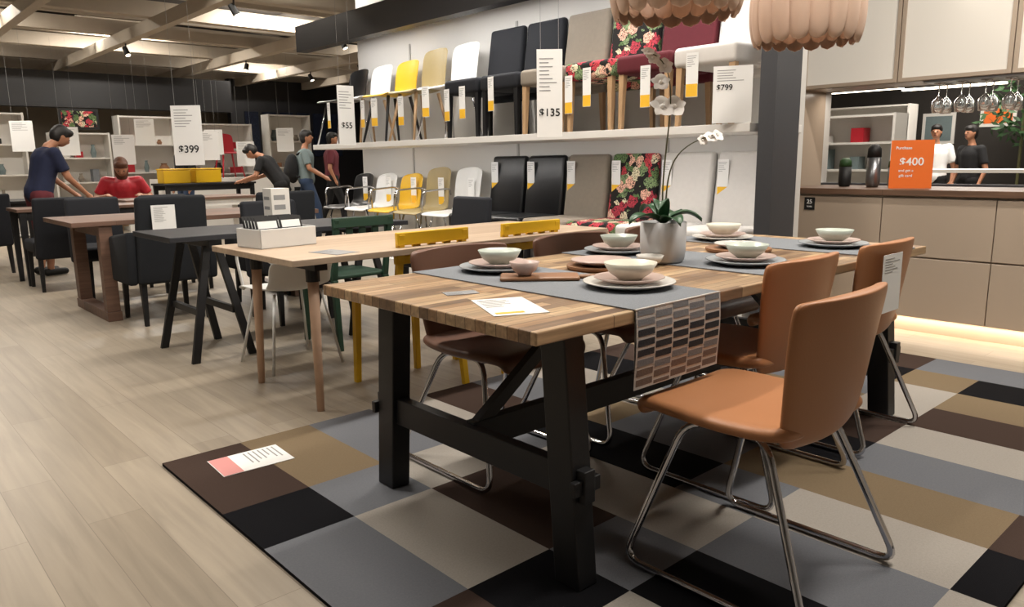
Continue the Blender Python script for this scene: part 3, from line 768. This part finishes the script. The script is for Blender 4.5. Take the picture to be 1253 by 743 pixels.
# ---------------------------------------------------------------- people
def remeshed(g, name, mats, parent, vox=.012, sm=6):
    o = g.obj(name, mats, parent)
    md = o.modifiers.new('r', 'REMESH'); md.mode = 'VOXEL'; md.voxel_size = vox; md.use_smooth_shade = True
    md = o.modifiers.new('s', 'SMOOTH'); md.factor = .5; md.iterations = sm
    bpy.context.view_layer.update()
    me = bpy.data.meshes.new_from_object(o.evaluated_get(bpy.context.evaluated_depsgraph_get()))
    o.modifiers.clear(); o.data = me
    if not me.materials: me.materials.append(mats)
    return o
def person(loc, rz, label, shirt, trousers, hair, pose='stand', shorts=False, backpack=False, longhair=False, scale=1.0, lean=0.0, armf=None, headdown=0.0, vox=.011):
    p = empty('person', loc, rz); meta(p, label, 'person')
    p.scale = (scale,)*3
    V = Vector
    hipz = .9 if pose != 'sit' else .5
    pel = V((0, 0, hipz))
    def rotx(v, a): return V((v[0], v[1]*cos(a)+v[2]*sin(a), -v[1]*sin(a)+v[2]*cos(a)))
    def up(v): return pel+rotx(V(v), lean)
    chest = up((0, 0, .38)); waist = up((0, 0, .14)); neck = up((0, 0, .53)); nk2 = neck+rotx(V((0, .02, .08)), lean+headdown)
    hc = nk2+rotx(V((0, .02, .1)), lean+headdown)
    g = G()
    g.capsule(pel, waist, .13, .115); g.capsule(waist, chest, .115, .135)
    for s in (-1, 1):
        g.capsule(up((s*.08, 0, .02)), up((s*.07, 0, .16)), .1, .09); g.capsule(up((s*.07, 0, .2)), up((s*.09, 0, .38)), .09, .1)
    g.capsule(chest, neck, .1, .06); g.capsule(neck, nk2, .052, .05)
    g.ball(hc, (.074, .092, .112), 16, 12); g.ball(hc+rotx(V((0, .03, -.05)), lean+headdown), (.055, .06, .06))
    g.ball(hc+rotx(V((0, .098, -.01)), lean+headdown), (.013, .018, .022))
    for s in (-1, 1): g.ball(hc+V((s*.075, -.005, 0)), (.012, .02, .03))
    joints = {}
    for s in (-1, 1):
        sh = up((s*.19, 0, .46))
        if armf is not None:
            hand = V(armf); hand = V((hand[0]*s, hand[1], hand[2]))
        else: hand = up((s*.27, .06, -.06))
        d = hand-sh; L = min(d.length, .54); hand = sh+d.normalized()*L
        mid = (sh+hand)/2; bend = sqrt(max(0, .28**2-(L/2)**2)); el = mid+V((s*.5, -.6, -.5)).normalized()*bend
        joints[s] = (sh, el, hand)
        g.capsule(sh, el, .052, .04); g.capsule(el, hand, .038, .026)
        g.capsule(chest+V((0, 0, .04)), sh, .07, .055)
        dr = (hand-el).normalized(); pm = hand+dr*.06
        g.capsule(hand, pm, .026, .032)
        side = dr.cross(V((0, 0, 1)))
        side = side.normalized() if side.length > .1 else V((1, 0, 0))
        for k, ln in enumerate((.065, .078, .072, .055)):
            b0 = pm+side*(k-1.5)*.022; b1 = b0+dr*ln*.55; b2 = b1+(dr+V((0, 0, -.5))).normalized()*ln*.45
            g.capsule(b0, b1, .009, .0085, 8); g.capsule(b1, b2, .0085, .0075, 8)
        tb = hand+dr*.025-side*s*.028; g.capsule(tb, tb+(dr-side*s*.9).normalized()*.05, .011, .009, 8)
    lj = {}
    for s in (-1, 1):
        hip = pel+V((s*.095, 0, -.02))
        if pose == 'sit': kn = hip+V((s*.05, .42, 0)); an = kn+V((0, .0, -.40))
        elif pose == 'walk': kn = hip+V((0, .12*s+.04, -.42)); an = V((s*.1, .22*s-.02, .08))
        else: kn = hip+V((s*.02, .03, -.42)); an = V((s*.12, -.02, .08))
        lj[s] = (hip, kn, an)
        g.capsule(hip, kn, .085, .058); g.capsule(kn, an, .055, .036)
        g.capsule(an+V((0, -.02, -.04)), an+V((0, .13, -.05)), .034, .03)
    body = remeshed(g, 'body', M_skin, p, vox)
    g = G()
    g.capsule(pel+V((0, 0, .02)), waist, .145, .13); g.capsule(waist, chest, .13, .15)
    for s in (-1, 1):
        g.capsule(up((s*.085, 0, .02)), up((s*.08, 0, .18)), .11, .105); g.capsule(up((s*.08, 0, .2)), up((s*.1, 0, .38)), .105, .108)
        sh, el, ha = joints[s]
        g.capsule(chest+V((0, 0, .04)), sh, .082, .07); g.cyl(sh, sh+(el-sh)*.75, .067, .062, 14)
        g.ball(sh, .067)
    g.capsule(chest, up((0, 0, .48)), .12, .075)
    remeshed(g, 'shirt', shirt, p, .014)
    g = G()
    for s in (-1, 1):
        hip, kn, an = lj[s]
        g.capsule(up((0, 0, 0)), hip, .13, .115)
        if shorts: g.cyl(hip, hip+(kn-hip)*.95, .108, .085, 14)
        else: g.capsule(hip, kn, .105, .072); g.cyl(kn, an+V((0, 0, -.02)), .07, .055, 14)
    remeshed(g, 'shorts' if shorts else 'trousers', trousers, p, .014)
    for s in (-1, 1):
        g = G()
        an = lj[s][2]; g.capsule(an+V((0, -.04, -.035)), an+V((0, .15, -.04)), .045, .038)
        remeshed(g, 'shoe', M_ink, p, .01)
    # hair: cap over skull
    g = G(); R_ = lambda v: rotx(V(v), lean+headdown)
    g.ball(hc+R_((0, -.02, .03)), (.086, .096, .1), 16, 12); g.ball(hc+R_((0, -.045, -.02)), (.078, .066, .09), 12, 8)
    g.ball(hc+R_((0, .035, .07)), (.076, .066, .05), 12, 8)
    if longhair: g.ball(hc+R_((0, -.06, -.1)), (.085, .05, .15), 12, 8)
    remeshed(g, 'hair', hair, p, .01, 2)
    for s in (-1, 1):
        g = G(); g.ball(hc+R_((s*.03, .086, .008)), (.011, .008, .007), 8, 6); g.obj('eye', M_ink, p, smooth=True)
    g = G(); g.ball(hc+R_((0, .084, -.052)), (.022, .01, .006), 8, 6); g.obj('mouth', M_maroon, p, smooth=True)
    if backpack:
        g = G(); a = up((0, -.22, .2))
        g.ball(a, (.16, .12, .25), 20, 14); g.ball(a+V((0, -.07, -.06)), (.11, .08, .13), 16, 10)
        for s in (-1, 1): g.tube(bez([up((s*.1, -.14, .42)), up((s*.13, .05, .56)), up((s*.13, .19, .34)), up((s*.12, .1, .08)), up((s*.12, -.15, .05))], 14), .02, 8)
        remeshed(g, 'backpack', M_bk, p, .012)
    return p
person((1.70, 9.28, 0), radians(-80), 'man in navy t-shirt and maroon shorts leaning over a table', M_navy, M_maroon, M_hair, lean=.3, shorts=True, armf=(.16, .46, .85), headdown=.35, scale=.95)
person((2.95, 10.85, 0), radians(165), 'seated woman in red with brown hair leaning on a table', M_redp, M_jeans, M_hairb, pose='sit', lean=.3, armf=(.2, .4, .76), headdown=.4, longhair=True)
person((5.9, 11.5, 0), radians(-120), 'man in grey t-shirt with black backpack standing by a table', M_greysh, M_jeans, M_hair, pose='walk', backpack=True, scale=.96, armf=(.2, .3, .95))
person((5.3, 11.15, 0), radians(50), 'person in black bending over a display table', M_bk, M_bk, M_hair, lean=.6, armf=(.2, .6, .95), headdown=.3, scale=.93)
person((4.5, 13.0, 0), radians(100), 'person in black standing among the tables', M_bk, M_jeans, M_hair, scale=.93)
person((7.2, 13.0, 0), radians(-120), 'person in dark clothes walking past the shelves', M_maroon, M_bk, M_hair, pose='walk', scale=.98)
person((12.0, 4.15, 0), radians(100), 'person in white shirt standing beyond the kitchen opening', M_paper, M_bk, M_hair, scale=.9)
person((11.9, 3.65, 0), radians(60), 'person in black shirt standing beyond the kitchen opening', M_bk, M_bk, M_hair, scale=.88)
c = empty('stool', (2.95, 10.85, 0)); meta(c, 'plain wooden stool under the seated woman', 'stool')
g = G(); g.lathe([(0, .36), (.17, .36), (.175, .375), (.17, .39), (0, .39)], 24); g.obj('seat', M_woodleg, c)
for a in range(4):
    a = a*pi/2+pi/4; g = G(); g.cyl((.11*cos(a), .11*sin(a), .36), (.16*cos(a), .16*sin(a), 0), .015); g.obj('leg', M_woodleg, c)

# ---------------------------------------------------------------- basket & boxes
bk = empty('wire_basket', (1.62, 3.5, .7405)); meta(bk, 'light grey basket filled with leaflets on the oak table', 'basket'); bk.rotation_euler[2] = .1
g = G(); w, d, h = .15, .11, .09
g.box((-w, -d, 0), (w, d, .006))
for a, b in (((-w, -d, 0), (w, -d+.006, h)), ((-w, d-.006, 0), (w, d, h)), ((-w, -d, 0), (-w+.006, d, h)), ((w-.006, -d, 0), (w, d, h))): g.box(a, b)
g.obj('body', M_whitep, bk, bevel=.002)
lf = None
for k in range(9):
    if lf is None:
        g = G(); g.box((-.06, -.002, 0), (.06, .002, .14)); g.mi = 1; g.box((-.05, -.003, .085), (.05, -.002, .12)); lf = g.obj('leaflet', [M_ink, M_paper]); meta(lf, 'black leaflet standing in the grey basket', 'leaflet', 'leaflets in the basket'); o = lf
    else: o = copy_tree(lf)
    o.location = (1.555+(k % 2)*.128, 3.42+k*.018, .748); o.rotation_euler = (-.3, 0, .1)
g = G(); g.box((-.06, -.06, 0), (.06, .06, .24)); g.mi = 1
for k in range(3): g.box((-.045, -.0608, .05+k*.06), (.03, -.06, .08+k*.06)); g.box((-.0608, -.03, .05+k*.06), (-.06, .045, .07+k*.06))
bx = meta(g.obj('storage_box', [M_white, M_paperg], bevel=.002), 'white upright printed box on the dark trestle table', 'box'); bx.location = (2.12, 4.55, .7405)
place(paper('standing_sign', .16, .2, 'white price sheet on the back of dark armchair', barsz=(.4, .93)), (1.76, 5.58, .66), 0)
card(.13, .19, (1.66, 3.02, .7405), .2, 'small grey price card on the oak table', base=M_paperg, yellow=False)

# ---------------------------------------------------------------- far display area
slab('trim_8', (-2, 15.2, 2.15), (6.3, 15.5, 2.75), M_header)
slab('wall_display', (7.0, 17.0, 0), (13, 17.2, 3.0), M_darkwin)
g = G()
for k in range(6): g.box((7.3+k*.42, 16.97, 1.3), (7.62+k*.42, 17.0, 2.3))
struct(g.obj('window_1', mat('night_glass', '#181c28', .15, noise=.05)))
def bookcase(x, y, w, h, m, rz=0, label='white open display bookcase against the far wall', n=4, items=True):
    c = empty('bookcase', (x, y, 0), rz); meta(c, label, 'bookcase', 'display units along the far wall')
    g = G(); g.box((-w/2, 0, 0), (-w/2+.03, .35, h)); g.box((w/2-.03, 0, 0), (w/2, .35, h)); g.box((-w/2, .33, 0), (w/2, .35, h)); g.obj('body', m, c)
    for k in range(n+1):
        g = G(); z = .02+(h-.05)*k/n; g.box((-w/2+.03, 0.01, z), (w/2-.03, .33, z+.025)); g.obj('shelf', m, c)
        if items and 0 < k < n:
            for q in range(3):
                a = -w/2+.1+q*(w-.2)/3+random.uniform(0, .05); bw = random.uniform(.08, .2); bh = random.uniform(.08, .25)
                g = G(); zz = z+.0255
                if random.random() < .5: g.box((-bw/2, -.09, 0), (bw/2, .09, bh)); nm, ct = 'storage_box', 'box'
                else: g.lathe([(0, 0), (bw*.35, 0), (bw*.5, bh*.4), (bw*.25, bh*.85), (bw*.3, bh), (0, bh*.98)], 16); nm, ct = 'vase', 'vase'
                mm = random.choice([M_white, M_fabbeige, M_ink, M_redp, M_tray, M_greysh, M_matgrey])
                o = meta(g.obj(nm, mm), 'small decorative '+ct+' on a display bookcase', ct, 'decor on the display bookcases')
                lx, ly = a+bw/2, .17
                o.location = (x+lx*cos(rz)-ly*sin(rz), y+lx*sin(rz)+ly*cos(rz), zz); o.rotation_euler[2] = rz
    return c
for x, w, h in ((2.0, 1.2, 2.0), (3.4, .9, 1.7), (4.5, 1.0, 2.0), (5.8, 1.2, 1.9), (7.2, .9, 2.1), (.7, 1.1, 2.1)):
    bookcase(x, 14.6, w, h, M_white)
for x, y, z in ((2.9, 13.2, 1.3), (4.0, 13.2, 1.45), (5.1, 13.2, 1.3), (6.4, 13.2, 1.35), (5.6, 13.1, 1.1), (3.3, 11.9, 1.15), (2.2, 12.6, 1.35), (4.4, 11.6, 1.2)):
    place(paper('hanging_sign', .3, .42, 'white hanging price sign near the far display', cordlen=1.3, group='signs in the far display'), (x, y, z), -.6)
g = G(); g.box((-.3, 0, 0), (.3, .03, .34)); g.mi = 1; g.box((-.26, -.002, .04), (.26, 0, .3)); o = meta(g.obj('picture_frame', [M_ink, M_floral]), 'black framed flower picture hanging over the display', 'picture'); o.location = (3.4, 14.58, 1.75)
pr = shell_chair(M_redp, M_redp, 'red painted chair on the far display plinth'); place(pr, (5.6, 13.9, .9), pi)
g = G(); g.box((-1, -.3, 0), (1, .3, .899)); meta(g.obj('display_plinth', M_white, bevel=.005), 'white display plinth carrying a red chair', 'plinth').location = (5.3, 13.9, 0)
g = G(); g.box((-.2, -.15, 0), (.2, .15, .2)); g.box((-.21, -.16, .2), (.21, .16, .22))
yb = meta(g.obj('storage_box', M_yellow, bevel=.01), 'yellow storage box stacked on the black display table', 'box', 'yellow boxes'); yb.location = (4.05, 12.18, .861)
dup(yb, (4.52, 12.18, .861), .05)
# track spotlights on beams
sp = None
for x, y in ((3.5, 8.2), (5.6, 9.6), (5.6, 12.8), (7.2, 11.8), (7.2, 13.6), (8.8, 14.6), (3.5, 12.0), (2, 12.9)):
    if sp is None:
        sp = empty('spotlight'); meta(sp, 'small black track spotlight fixed under a ceiling beam', 'spotlight', 'track spotlights')
        g = G(); g.cyl((0, 0, -.06), (0, 0, 0), .01); g.cyl((0, .03, -.16), (0, -.03, -.05), .04, .035); g.obj('housing', M_ink, sp, smooth=False)
        g = G(); g.cyl((0, .0315, -.163), (0, .03, -.16), .034, .034); g.obj('lens', M_light, sp); o = sp
    else: o = copy_tree(sp)
    o.location = (x, y, 2.839); o.rotation_euler[2] = random.uniform(2, 4)
# foliage beyond opening
def bush(loc, r, n, label):
    g = G()
    for k in range(n):
        a = random.uniform(0, 2*pi); b = random.uniform(-1, 1); rr = r*random.uniform(.5, 1)
        c = Vector((rr*cos(a)*sqrt(1-b*b), rr*sin(a)*sqrt(1-b*b), rr*b))
        d = Vector((random.uniform(-1, 1), random.uniform(-1, 1), random.uniform(-1, .6))).normalized(); s = d.orthogonal().normalized()*.03
        L = .14; g._add([c, c+d*L*.5+s, c+d*L, c+d*L*.5-s], [(0, 1, 2, 3)])
    o = empty('potted_plant', (loc[0], loc[1], 0)); meta(o, label, 'potted plant')
    h = g.obj('foliage', M_plant, o); h.location = (0, 0, loc[2]); h['kind'] = 'stuff'
    g = G(); g.lathe([(0, 0), (.2, 0), (.26, .45), (.24, .45), (.2, .4), (0, .4)], 20); g.obj('pot', M_darkgrey, o, smooth=True)
    g = G(); g.cyl((0, 0, .4), (0, 0, loc[2]), .02); g.obj('trunk', M_stem, o)
bush((12.8, 3.3, 1.75), .55, 300, 'leafy potted plant beyond the kitchen opening')
bush((13.0, 2.2, 1.6), .6, 300, 'leafy potted plant beyond the kitchen opening')
bookcase(9.0, 4.3, 1.5, 1.6, M_white, -pi/2, 'white shelving unit beyond the kitchen opening', 5)
bookcase(12.4, 5.6, 1.8, 1.9, M_white, -pi/2, 'tall white shelving unit beyond the kitchen opening', 5)
for x, y, z in ((9.0, 4.2, 1.85), (12.6, 4.2, 2.1), (12.6, 2.6, 2.15)):
    g = G(); g.box((-.04, -.7, 0), (.04, .7, .03)); o = meta(g.obj('reflected_light_bar', M_light), 'long glowing bar standing in for reflected ceiling lights', 'light', 'reflection bars'); o.location = (x, y, z)  # added glowing bars in place of mirrored ceiling lights
fourleg('display_table', 'white display table beyond the kitchen opening', 10.2, 10.9, 2.4, 4.0, M_white, .95, .04, legs_sq(M_white))
for y, z, w, h, m in ((4.75, 1.3, .5, .5, M_greysh), (3.9, 1.55, .5, .4, M_orange), (2.9, 1.15, .5, .5, M_tray)):
    g = G(); g.box((-.02, -w/2, 0), (0, w/2, h)); g.mi = 1; g.box((-.024, -w/2+.05, .05), (-.02, w/2-.05, h-.05)); o = meta(g.obj('picture_frame', [M_white, m]), 'white framed picture on the wall beyond the opening', 'picture'); o.location = (13.799, y, z)

# ---------------------------------------------------------------- lights
def area(name, loc, sx, sy, power, col=(1, .93, .84), rot=(0, 0, 0), spread=pi):
    l = bpy.data.lights.new(name, 'AREA'); l.shape = 'RECTANGLE'; l.size = sx; l.size_y = sy; l.energy = power; l.color = col; l.spread = spread
    o = bpy.data.objects.new(name, l); COL.objects.link(o); o.location = loc; o.rotation_euler = rot; return o
fx = None
for (x, y, p) in ((2.3, .6, 70), (1.2, 3.0, 55), (3.0, 3.05, 55), (-1.3, 2.4, 30), (-.3, 5.0, 45), (2.6, 5.0, 55), (1.2, 7.6, 65), (3.6, 7.8, 60), (1.2, 11.6, 100), (5.0, 10.2, 90), (3.8, 13.2, 120), (8.4, 12, 90), (7, 15, 100), (1, 14.8, 100)):
    area('area_light', (x, y, 3.28), 1.2, .16, p)
    area('ceiling_fill', (x, y, 3.36), 1.2, .16, p*.45, rot=(pi, 0, 0))  # added fill aimed upward to brighten beams and ceiling
    if fx is None:
        g = G(); g.box((-.62, -.1, .0), (.62, .1, .06)); fx = meta(g.obj('ceiling_light', M_white), 'linear white ceiling light fixture in the beam grid', 'ceiling light', 'linear ceiling lights'); fx.location = (x, y, 3.29)
    else: dup(fx, (x, y, 3.29))
for y in (3.2, 5.0, 6.8):
    area('shelf_light', (4.17, y, 2.52), .06, 1.6, 19, (1, .96, .92), (0, radians(12), 0))
    area('shelf_light', (4.04, y, 1.27), .03, 1.6, 5, (1, .96, .92), (0, radians(-15), 0))
area('plinth_light', (cx+.03, 1.4, .095), .03, 2.6, 7, (1, .82, .6), (0, 0, 0))
area('counter_light', (5.7, 1.4, 1.59), .05, 2.6, 12, (1, .9, .78))
area('far_room_light', (7.6, 3.0, 3.3), 1.5, 1.5, 100, (1, .93, .85))
area('far_room_light', (11.2, 3.4, 3.3), 1.5, 1.5, 220, (1, .93, .85))
area('kitchen_fill', (4.3, .8, 3.28), .16, 1.2, 70)  # added fill without a fixture, brightens the cabinet fronts

w = bpy.data.worlds.new('World'); scn.world = w; w.use_nodes = True
w.node_tree.nodes['Background'].inputs[0].default_value = (1, .9, .8, 1); w.node_tree.nodes['Background'].inputs[1].default_value = .12

# ---------------------------------------------------------------- camera
f, p, r, h, yaw = 926.0, .1866, -.0141, 1.13, .8372
F = Vector((cos(yaw), sin(yaw), 0)); Rw = Vector((sin(yaw), -cos(yaw), 0)); Zz = Vector((0, 0, 1))
fw = F*cos(p)-Zz*sin(p); upv = F*sin(p)+Zz*cos(p)
cr = Rw*cos(r)+upv*sin(r); cu = upv*cos(r)-Rw*sin(r)
cam = bpy.data.cameras.new('camera'); co = bpy.data.objects.new('camera', cam); COL.objects.link(co)
cam.sensor_width = 36; cam.lens = f/1253*36; cam.clip_end = 100
mw = Matrix((cr, cu, -fw)).transposed().to_4x4(); mw.translation = (0, 0, h); co.matrix_world = mw
scn.camera = co
